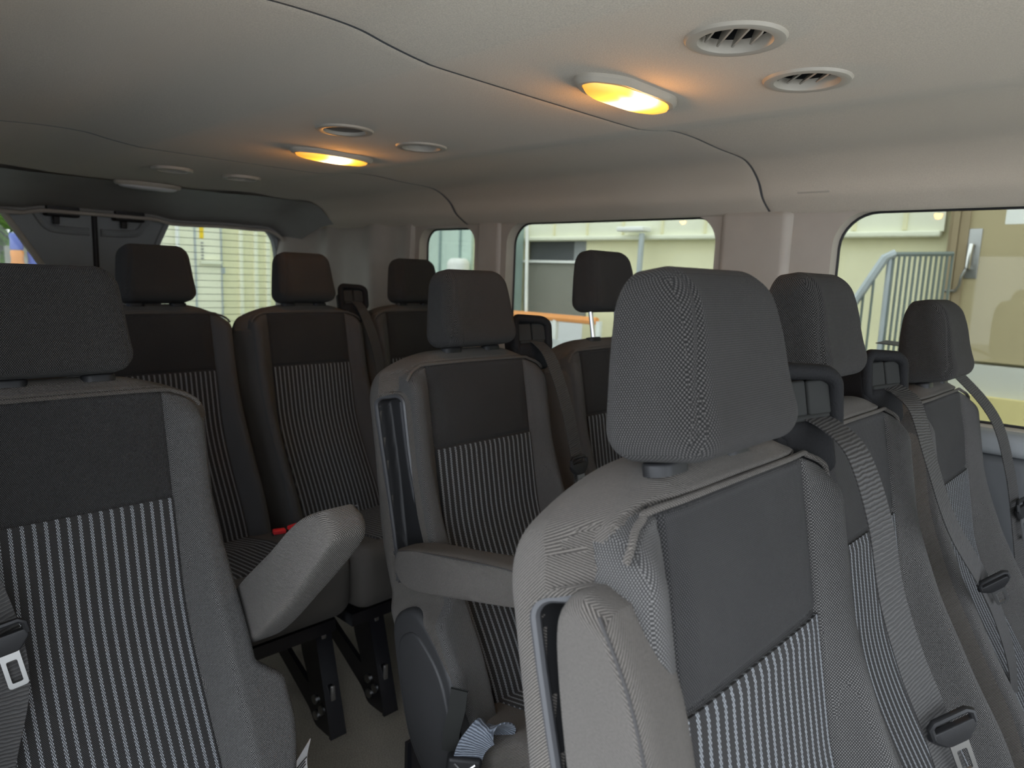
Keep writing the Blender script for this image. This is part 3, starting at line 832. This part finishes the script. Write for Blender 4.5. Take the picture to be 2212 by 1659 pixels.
# rear corner lining: a ribbed column that turns in towards the door frame
P = []
for y in np.linspace(2.25, 3.19, 80):
    b = .010+.030*math.exp(-((y-2.50)/.07)**2)+.018*math.exp(-((y-2.27)/.05)**2)+.022*math.exp(-((y-2.86)/.06)**2)+.09*float(sstep(2.95, 3.17, y))
    P.append([(XW-b*(1-.25*float(sstep(1.2, 1.31, z))), y, z) for z in np.linspace(.2, 1.315, 16)])
P = np.array(P); Q = P.copy(); Q[:, :, 0] = XW+.03
mb = MB(); mb.grid(P); mb.grid(Q)
for a, b in ((P[0], Q[0]), (P[-1], Q[-1]), (P[:, 0], Q[:, 0]), (P[:, -1], Q[:, -1])): mb.grid(np.stack([a, b], 1))
struct(mb.build('trim_6', [M['trimp']]))
# coat-hook covers pressed into the lining
for i, (x, y, z, w) in enumerate(((1.618, .889, 1.4055, .02), (1.658, 2.055, 1.396, .018))):
    mb = MB(); mb.rbox((x, y, z), (.022, .045, .007), .003, 3); tag(mb.build('hook_cover', [M['ventp']]), ['small oval plug in the lining beside the near seam', 'small oval plug in the lining beside the far seam'][i], 'plug', 'plugs in the roof lining')
mb = MB(); mb.rbox((1.690, .675, 1.353), (.006, .075, .03), .0025, 3); o = mb.build('badge_plate', [M['ventp']]); tag(o, 'small rectangular cover in the side lining above the pillar', 'cover')

# left wall with the open sliding-door gap
LX = CX-.858
lo = [(YF, -.06), (-.80, -.06), (-.80, 1.28), (.70, 1.28), (.70, -.06), (YR+.02, -.06), (YR+.02, 1.32), (YF, 1.32)]
LW = [(.90, 1.70, .842, 1.302, .075), (1.90, 2.22, .86, 1.29, .06)]
struct(plate('wall_left', lo, [rrect(a, b, c, d, r) for a, b, c, d, r in LW], lambda a, b, t: (LX-t, a, b), .045, [M['trimp']]))
for i, (a, b, c, d, r) in enumerate(LW):
    mb = MB(); mb.prism(rrect(a-.012, b+.012, c-.012, d+.012, r+.012), lambda u, v, t: (LX-.052+t, u, v), .005); struct(mb.build('window_%d' % (i+4), [M['limitglass']], smooth=False))

# rear doors
def door(name, sg, wname):
    X = lambda a: CX-.012+sg*a
    out = [(.006, -.06), (.86, -.06), (.86, 1.36), (.006, 1.36)]
    hole = rpoly([(.355, .78), (.775, .78), (.790, 1.12), (.775, 1.308), (.292, 1.308), (.225, 1.20)], [.06, .06, .3, .085, .02, .03])
    if sg > 0: hole = rpoly([(.245, .74), (.79, .74), (.795, 1.10), (.765, 1.306), (.285, 1.306), (.215, 1.16)], [.08, .08, .3, .10, .025, .2])
    else: hole = rpoly([(.06, .78), (.76, .78), (.76, 1.30), (.31, 1.30), (.15, 1.03)], [.05, .05, .06, .03, .2])
    d = struct(plate(name, out, [hole], lambda a, b, t: (X(a), YR+.01+t, b), .05, [M['doort']]))
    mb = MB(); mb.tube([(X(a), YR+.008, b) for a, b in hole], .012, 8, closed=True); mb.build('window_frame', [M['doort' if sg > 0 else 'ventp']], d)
    # raised inner lining around the latch
    mb = MB(); mb.tube([(X(a), YR+.012, b) for a, b in smooth_path([(.235, 1.37), (.20, 1.30), (.165, 1.245), (.12, 1.232), (.02, 1.230)], 6)], .016, 8); mb.build('panel_ridge', [M['doort']], d)
    mb = MB(); mb.prism([(a*1.03-.01, b) for a, b in hole], lambda a, b, t: (X(a), YR+.063+t, b), .004); w = struct(mb.build(wname, [M['glass']], smooth=False))
    if sg > 0:
        mb = MB()
        for k in range(17):
            z = .80+k*.031
            a0 = .30-(z-.8)*.10 if z < 1.16 else .215+(z-1.16)*.5
            mb.tube([(X(a0+.01), YR+.061, z), (X(.77), YR+.061, z)], .0011, 4)
        mb.build('heater_wires', [M['rubber']], w)
    t = empty('door_latch', (X(.118), YR, 1.30), ['dark latch block at the top of the left rear door', 'dark latch block at the top of the right rear door'][sg > 0], 'latch', 'rear door latches')
    mb = MB(); mb.rbox((0, -.015, .008), (.115, .05, .056), .008, 3); mb.build('latch_block', [M['black']], t)
    mb = MB(); mb.rbox((-sg*.03*0-.02, -.018, -.034), (.022, .022, .03), .004, 3); mb.build('latch_tab', [M['black']], t)
    return d
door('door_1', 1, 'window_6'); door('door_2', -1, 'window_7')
mb = MB(); mb.tube([(CX-.012, YR+.012, .0), (CX-.012, YR+.012, 1.36)], .011, 10); struct(mb.build('trim_7', [M['rubber']]))

# ------------------------------------------------------------------ roof vents and lamps
def vent(loc, label, yaw, r=.060, style='slats'):
    t = empty('air_vent', loc, label, 'vent', 'round roof vents')
    mb = MB(); mb.lathe([(.0405, .012), (.041, .001), (.043, -.003), (.050, -.0042), (.056, -.003), (.0585, .0005), (.0585, .006)], (0, 0, 0), 56); mb.build('vent_ring', [M['ventp']], t)
    mb = MB(); mb.lathe([(.0415, .006), (.040, .034), (.0, .034)], (0, 0, 0), 48); mb.build('vent_cup', [M['black']], t)
    ca, sa = math.cos(yaw), math.sin(yaw); ang = {'slats': .30, 'tilt': .75, 'shut': 1.50, 'dark': 0}[style]
    for k, q in enumerate((-.0270, -.0090, .0090, .0270) if style != 'dark' else ()):
        h = math.sqrt(max(.0395**2-(abs(q)+.004)**2, 1e-5))
        mb = MB()
        o = rpoly([(-h, -.010), (h, -.010), (h*.9, .014), (-h*.9, .014)], .008, 4)
        def to3(a, b, tt):
            x = q+b*math.sin(ang)+(tt-.001)*math.cos(ang); z = .010+b*math.cos(ang)-(tt-.001)*math.sin(ang)
            return (x*ca-a*sa, x*sa+a*ca, z)
        mb.prism(o, to3, .002); mb.build('slat', [M['ventp']], t)
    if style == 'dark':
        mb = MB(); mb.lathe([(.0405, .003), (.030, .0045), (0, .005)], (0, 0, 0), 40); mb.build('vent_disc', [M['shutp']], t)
    return t
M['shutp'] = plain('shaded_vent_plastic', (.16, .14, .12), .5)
vent((CX-VX, .424, 1.4010), 'round roof vent with open slats nearest the camera', -.80, style='slats')
vent((CX+VX, .424, 1.4010), 'round roof vent with tilted slats, right of the open one', -.80, style='tilt')
vent((CX-VX+.03, 1.290, 1.4010), 'round roof vent behind the middle lamp, lit orange on its rim', 1.2, style='dark')
vent((CX+VX+.03, 1.305, 1.4010), 'round closed roof vent right of the middle lamp', -.5, style='shut')
vent((CX-VX+.05, 2.262, 1.3965), 'small far roof vent over the rear row, the left one', 1.57, style='tilt')
vent((CX+VX+.05, 2.250, 1.3965), 'small far roof vent over the rear row, the right one', 1.57, style='tilt')
def lamp(loc, label, on=True, s=1.0, rz=0.0, tilt=0.0):
    t = empty('roof_lamp', loc, label, 'lamp', 'roof lamps', rz)
    if tilt: t.rotation_euler[0] = tilt
    def ob(a, b):
        return rpoly([(-a, -b*.35), (-a*.62, -b), (a*.62, -b), (a, -b*.35), (a, b*.35), (a*.62, b), (-a*.62, b), (-a, b*.35)], .03, 5)
    mb = MB(); o1, o2, o3 = ob(.112*s, .043*s), ob(.106*s, .038*s), ob(.099*s, .032*s)
    mb.grid(np.array([[(a, b, .004) for a, b in o1], [(a, b, -.004) for a, b in o1], [(a, b, -.010) for a, b in o2], [(a, b, -.010) for a, b in o3], [(a, b, .0) for a, b in o3]]), cv=True)
    mb.build('lamp_frame', [M['ventp']], t)
    mb = MB(); rings = [[(a*f, b*f, z) for a, b in ob(.098*s, .031*s)] for f, z in ((1, -.004), (1, -.010), (.96, -.0145), (.86, -.0175), (.6, -.0195), (.25, -.020))]
    mb.grid(np.array(rings), cv=True); mb.add(rings[-1], [tuple(range(len(rings[-1])))])
    mb.build('lamp_lens', [M['lens_on' if on else 'lens_off']], t, sharp=60)
    return t
lamp((CX+.012, .655, 1.4012), 'lit amber roof lamp beside the open vents')
lamp((CX+.075, 1.580, 1.4012), 'lit amber roof lamp farther back in the middle of the roof')
lamp((CX+.045, 2.755, 1.396), 'unlit pale lamp strip above the rear doors', False, 1.0, 0.0, 0)

# the bulbs of the two lit lamps spill amber light over the lining around them
for x, y in ((CX+.012, .655), (CX+.075, 1.580)):
    l = bpy.data.lights.new('lamp_bulb', 'POINT'); l.energy = .17; l.color = (1, .40, .06); l.shadow_soft_size = .012
    lo_ = bpy.data.objects.new('lamp_bulb', l); lo_.location = (x, y, 1.372); COL.objects.link(lo_)
# ------------------------------------------------------------------ outside
GZ = -.65
mb = MB(); mb.box((4, 6, GZ-.05), (60, 60, .1)); o = mb.build('ground', [M['asph']], smooth=False); struct(o)
FX = 4.6
t = empty('warehouse', (FX, 2.5, GZ), 'long cream painted warehouse with loading dock beside the van', 'building')
L = lambda V: np.asarray(V)-np.array((FX, 2.5, GZ))
mb = MB()
mb.box((FX+.16, -1.2, 1.1), (.3, 3.6, 3.5)); mb.box((FX+.15, 2.12, 1.1), (.3, 3.04, 3.5)); mb.box((FX+.15, 4.0, 2.14), (.3, .75, 1.42)); mb.box((FX+.15, 5.1, 1.1), (.3, 1.5, 3.5))
mb.build('wall', [M['cream']], t, smooth=False, xf=L)
mb = MB(); mb.box((FX-.02, 2.70, 2.15), (.06, 3.26, 1.38)); mb.build('upper_cladding', [M['creamlt']], t, smooth=False, xf=L)
for y in (1.27, 1.55, 1.85, 2.2, 2.55, 2.9, 3.25, 3.6, 3.95, 4.25):
    mb = MB(); mb.tube([(FX-.052, y, 1.47), (FX-.052, y, 2.8)], .014, 6); mb.build('cladding_rib', [M['cream']], t, xf=L)
mb = MB(); mb.rbox((FX-.05, 2.70, 1.445), (.08, 3.24, .035), .012, 3); mb.build('ledge', [M['creamlt']], t, xf=L)
mb = MB(); mb.box((FX-.05, 0.9, .655), (.12, 3.6, .165)); mb.build('concrete_sill', [M['conc']], t, smooth=False, xf=L)
mb = MB(); mb.box((FX-.08, .9, .0), (.18, 3.6, 1.15)); mb.build('kerb_wall', [M['yellowc']], t, smooth=False, xf=L)
# dock bay seen through the middle window
mb = MB(); mb.box((FX+.12, 3.97, 1.345), (.1, .72, .18)); mb.build('dock_opening', [M['dockd']], t, smooth=False, xf=L)
mb = MB(); mb.box((FX+.06, 3.72, 1.345), (.04, .16, .165)); mb.build('dock_curtain', [M['dockg']], t, smooth=False, xf=L)
mb = MB(); mb.box((FX+.05, 3.96, 1.03), (.12, .70, .43)); mb.build('dock_pad', [M['dockb']], t, smooth=False, xf=L)
mb = MB(); mb.box((FX+.06, 3.96, 1.255), (.2, .72, .02)); mb.build('dock_edge', [M['white']], t, smooth=False, xf=L)
# steel door
t = empty('steel_door', (FX-.03, .45, .74), 'tan steel door with lever handle at the right edge of the window', 'door')
L = lambda V: np.asarray(V)-np.array((FX-.03, .45, .74))
mb = MB(); mb.box((FX-.035, .46, 1.765), (.06, .98, 2.02)); mb.build('door_leaf', [M['dooru']], t, smooth=False, xf=L)
mb = MB()
for y, w, dx in ((.965, .045, .05), (1.005, .03, .06), (1.03, .02, .04)): mb.box((FX-.03-dx/2, y, 1.76), (dx, w, 2.03))
mb.build('door_frame', [M['doorf']], t, smooth=False, xf=L)
mb = MB(); mb.rbox((FX-.066, .915, 1.335), (.012, .07, .27), .004, 2); pl = mb.build('handle_plate', [M['steel']], t, xf=L)
mb = MB(); mb.tube([(FX-.075, .915, 1.385), (FX-.11, .915, 1.38), (FX-.115, .918, 1.33), (FX-.11, .92, 1.26), (FX-.075, .92, 1.25)], .012, 8); mb.build('pull_handle', [M['chrome']], pl, xf=L)
mb = MB(); mb.tube([(FX-.1, .93, 1.25), (FX-.105, .945, 1.21), (FX-.1, .95, 1.16), (FX-.09, .97, 1.13), (FX-.09, 1.02, 1.13)], .008, 6); mb.build('chain', [M['steel']], pl, xf=L)
mb = MB(); mb.box((FX-.064, .735, 1.56), (.004, .10, .14)); mb.build('notice', [M['white']], t, smooth=False, xf=L)
# stair railing
t = empty('stair_railing', (3.95, 1.1, GZ), 'metal stair railing with sloping grey handrail and thin balusters', 'railing')
L = lambda V: np.asarray(V)-np.array((3.95, 1.1, GZ))
def rx(y): return 3.86+(1.15-y)*.9 if y < 1.15 else 3.86
top = [(3.86, 1.62, .40), (3.86, 1.15, 1.285), (3.885, 1.118, 1.30)]
mb = MB(); mb.tube(top, .030, 8, ry=.022); mb.build('handrail', [M['galv']], t, xf=L)
mb = MB(); mb.tube([(3.885, 1.125, 1.30), (4.12, .915, 1.315)], .013, 6); mb.build('top_bar', [M['railb']], t, xf=L)
mb = MB(); mb.tube([(3.86, 1.45, .70), (3.86, 1.13, .765), (4.12, .915, .77)], .02, 6); mb.build('lower_rail', [M['galv']], t, xf=L)
for k in range(12):
    f = k/11; mb = MB(); p = (3.885+.235*f, 1.118-.203*f); mb.tube([(p[0], p[1], .0), (p[0], p[1], 1.30+.015*f)], .0065, 6); mb.build('baluster', [M['railb']], t, xf=L)
for k in range(9):
    y = 1.15+.042*(k+1); mb = MB(); mb.tube([(3.86, y, -.2), (3.86, y, 1.285-.885/.47*(y-1.15))], .0065, 6); mb.build('baluster', [M['railb']], t, xf=L)
mb = MB(); mb.tube([(3.885, 1.135, GZ), (3.885, 1.135, 1.29)], .014, 8); mb.build('post', [M['galv']], t, xf=L)
# posts and bars by the dock
def simple(name, label, cat, mk, mat, base, group=None):
    mb = MB(); mk(mb); o = mb.build(name, [M[mat]], xf=lambda V: np.asarray(V)-np.array(base)); o.location = base; return tag(o, label, cat, group)
simple('door_post', 'thick grey-green post at the left side of the dock bay', 'post', lambda m: m.box((4.44, 4.30, .45), (.1, .11, 2.2)), 'gpost', (4.44, 4.30, GZ))
simple('thin_pole', 'thin pale slanting pole in front of the dock bay', 'pole', lambda m: m.tube([(4.36, 4.0, GZ), (4.36, 4.055, .72), (4.36, 4.09, 1.62)], .014, 8), 'white', (4.36, 4.0, GZ))
simple('wall_notice', 'white notice board with a dark dot beside the grey-green post', 'sign', lambda m: m.box((4.375, 4.325, 1.44), (.02, .10, .24)), 'white', (4.375, 4.325, 1.3))
simple('orange_rail', 'orange rusty guard rail below the dock bay', 'rail', lambda m: m.tube([(4.35, 4.3, .80), (4.35, 3.3, .80)], .030, 8), 'orange', (4.35, 3.8, .77))
for k, y in enumerate((3.72, 3.28)):
    simple('rail_post', ['pale post under the middle of the orange rail', 'pale post at the right end of the orange rail'][k], 'post', lambda m: m.tube([(4.35, y, GZ), (4.35, y, .80)], .025, 8), 'white', (4.35, y, GZ), 'posts of the orange rail')
simple('dock_ledge', 'pale steel ledge running below the orange rail', 'ledge', lambda m: (m.box((4.05, 3.2, .60), (.5, 2.6, .06)), m.box((4.1, 3.2, -.02), (.2, 2.6, 1.2))), 'galv', (4.15, 3.2, GZ))
t = empty('light_pole', (4.47, 3.05, GZ), 'pale lamp post with flat head against the cream wall', 'pole')
L = lambda V: np.asarray(V)-np.array((4.47, 3.05, GZ))
mb = MB(); mb.tube([(4.47, 3.05, GZ), (4.47, 3.02, 1.47)], .022, 8); mb.build('post', [M['galv']], t, xf=L)
mb = MB(); mb.rbox((4.46, 3.09, 1.50), (.12, .24, .035), .012, 3); mb.build('lamp_head', [M['white']], t, xf=L)
# pale green panel seen through the quarter window
t = empty('panel_wall', (4.6, 6.0, GZ), 'pale green panelled wall outside the quarter window', 'wall panel')
L = lambda V: np.asarray(V)-np.array((4.6, 6.0, GZ))
mb = MB(); mb.box((4.62, 6.35, 1.2), (.1, 2.7, 3.7)); mb.build('panels', [M['paleg']], t, smooth=False, xf=L)
mb = MB(); mb.box((4.56, 5.45, 1.2), (.02, .02, 3.7)); mb.box((4.56, 5.15, 1.2), (.02, .015, 3.7)); mb.build('joint', [M['gpost']], t, smooth=False, xf=L)
mb = MB(); mb.rbox((4.5, 5.10, 1.19), (.14, .24, .16), .06, 5); tag(mb.build('white_cover', [M['white']]), 'rounded white cover on the pale green wall', 'cover')
# slatted cream building behind the rear doors
BY = 8.0
t = empty('garage_building', (3.6, BY, GZ), 'pale cream slatted building seen through the rear door window', 'building')
L = lambda V: np.asarray(V)-np.array((3.6, BY, GZ))
mb = MB(); mb.box((3.13, BY+.1, 1.2), (.72, .2, 3.7)); mb.build('door_leaf', [M['creamp']], t, smooth=False, xf=L)
mb = MB(); mb.box((4.0, BY+.13, 1.2), (1.02, .2, 3.7)); mb.build('wall', [M['cream']], t, smooth=False, xf=L)
mb = MB()
for x in (3.72, 3.90, 4.05, 4.2): mb.rbox((x, BY+.02, 1.2), (.05, .04, 3.7), .01, 2)
mb.build('wall_ribs', [M['creamp']], t, xf=L)
mb = MB(); mb.box((3.19, BY-.005, 1.2), (.02, .02, 3.7)); mb.box((3.48, BY-.005, 1.2), (.015, .03, 3.7)); mb.build('joint', [M['galv']], t, smooth=False, xf=L)
mb = MB(); mb.tube([(2.985, BY-.06, .3), (2.985, BY-.06, 1.62)], .022, 8); mb.build('down_pipe', [M['white']], t, xf=L)
mb = MB(); mb.box((3.345, BY-.03, 1.145), (.23, .06, .035)); mb.build('shelf_bracket', [M['creamlt']], t, smooth=False, xf=L)
mb = MB(); mb.box((3.50, BY-.01, 1.06), (.022, .03, .07)); mb.build('latch', [M['galv']], t, smooth=False, xf=L)
mb = MB(); mb.box((3.265, BY-.004, 1.485), (.042, .008, .16)); mb.build('yellow_sticker', [M['yel']], t, smooth=False, xf=L)
mb = MB()
for k in range(6): mb.box((3.27, BY-.004, 1.355-k*.034), (.03, .006, .016))
mb.build('vertical_lettering', [M['dockg']], t, smooth=False, xf=L)
# things behind the left rear door window
t = empty('tree', (2.0, 11.5, GZ), 'leafy green tree behind the board fence, left rear window', 'tree')
mb = MB()
for k in range(420):
    a, b, r = random.random()*2*PI, random.random()*PI, 1.35*random.random()**.4
    c = np.array((r*math.sin(b)*math.cos(a), r*math.sin(b)*math.sin(a)*.7, 2.8+r*math.cos(b)*1.1)); u = np.random.RandomState(k).randn(3)*.16; w = np.random.RandomState(k+999).randn(3)*.12
    mb.add([c-u, c+w, c+u, c-w], [(0, 1, 2, 3)])
mb.build('leaves', [M['leaf']], t, smooth=False)
mb = MB(); mb.tube([(0, 0, 0), (.05, 0, 1.6), (0, 0, 2.9)], [.14, .11, .05], 10); mb.build('trunk', [M['wood']], t)
t = empty('board_fence', (2.0, 10.2, GZ), 'grey upright-board fence behind the coloured drums', 'fence')
for k in range(18):
    mb = MB(); mb.box((-1.6+k*.15, 0, .95), (.10, .03, 1.9)); mb.build('board', [M['wood']], t, smooth=False)
mb = MB(); mb.box((-.3, .03, .5), (2.7, .04, .08)); mb.box((-.3, .03, 1.5), (2.7, .04, .08)); mb.build('cross_rail', [M['wood']], t, smooth=False)
q = 0
for x, n, z0 in ((1.80, 11, 0), (1.955, 12, 1)):
    for k in range(n):
        c = 'orange' if (k+z0) % 2 else 'blue'
        mb = MB(); mb.lathe([(0, 0), (.055, 0), (.065, .02), (.058, .09), (.065, .16), (.055, .18), (0, .18)], (0, 0, 0), 24)
        o = mb.build('plastic_drum', [M[c]]); o.location = (x, 9.3, GZ+.185*k+.0)
        tag(o, '%s plastic drum in the %s stack outside the left rear window' % (c, 'taller' if z0 else 'shorter'), 'drum', '%s drums of the %s stack' % (c, 'taller' if z0 else 'shorter'))
# ------------------------------------------------------------------ camera and light
yaw, pitch, roll, fpx = .8047831874757022, .15269435264973366, .038110608162422475, 1513.0535723958747
cy, sy, cp, sp, cr, sr = math.cos(yaw), math.sin(yaw), math.cos(pitch), math.sin(pitch), math.cos(roll), math.sin(roll)
fwd = Vector((sy*cp, cy*cp, -sp)); right = Vector((cy, -sy, 0)); up = right.cross(fwd)
R1 = right*cr+up*sr; U1 = -right*sr+up*cr
cam = bpy.data.cameras.new('camera'); co = bpy.data.objects.new('camera', cam); COL.objects.link(co)
co.matrix_world = Matrix(((R1.x, U1.x, -fwd.x, 0), (R1.y, U1.y, -fwd.y, 0), (R1.z, U1.z, -fwd.z, 1.12), (0, 0, 0, 1)))
cam.sensor_fit = 'HORIZONTAL'; cam.sensor_width = 36; cam.lens = 36*fpx/2212; cam.clip_start = .02
cam.dof.use_dof = True; cam.dof.focus_distance = .85; cam.dof.aperture_fstop = 8
SC.camera = co
w = bpy.data.worlds.new('world'); SC.world = w; w.use_nodes = True
nt = w.node_tree; bg = nt.nodes['Background']
tc = nt.nodes.new('ShaderNodeTexCoord'); sx = nt.nodes.new('ShaderNodeSeparateXYZ'); rp = nt.nodes.new('ShaderNodeValToRGB')
nt.links.new(tc.outputs['Generated'], sx.inputs[0]); nt.links.new(sx.outputs[2], rp.inputs[0]); nt.links.new(rp.outputs[0], bg.inputs[0])
rp.color_ramp.elements[0].color = (.85, .92, 1.01, 1); rp.color_ramp.elements[1].color = (.90, .98, 1.10, 1)
bg.inputs[1].default_value = 1.25
SC.view_settings.view_transform = 'Standard'; SC.view_settings.look = 'None'; SC.view_settings.gamma = 1; SC.view_settings.use_curve_mapping = False
SC.view_settings.exposure = EXPO
SC.cycles.max_bounces = 10; SC.cycles.diffuse_bounces = 6; SC.cycles.transparent_max_bounces = 12
SC.cycles.use_denoising = True; SC.cycles.sample_clamp_indirect = 8
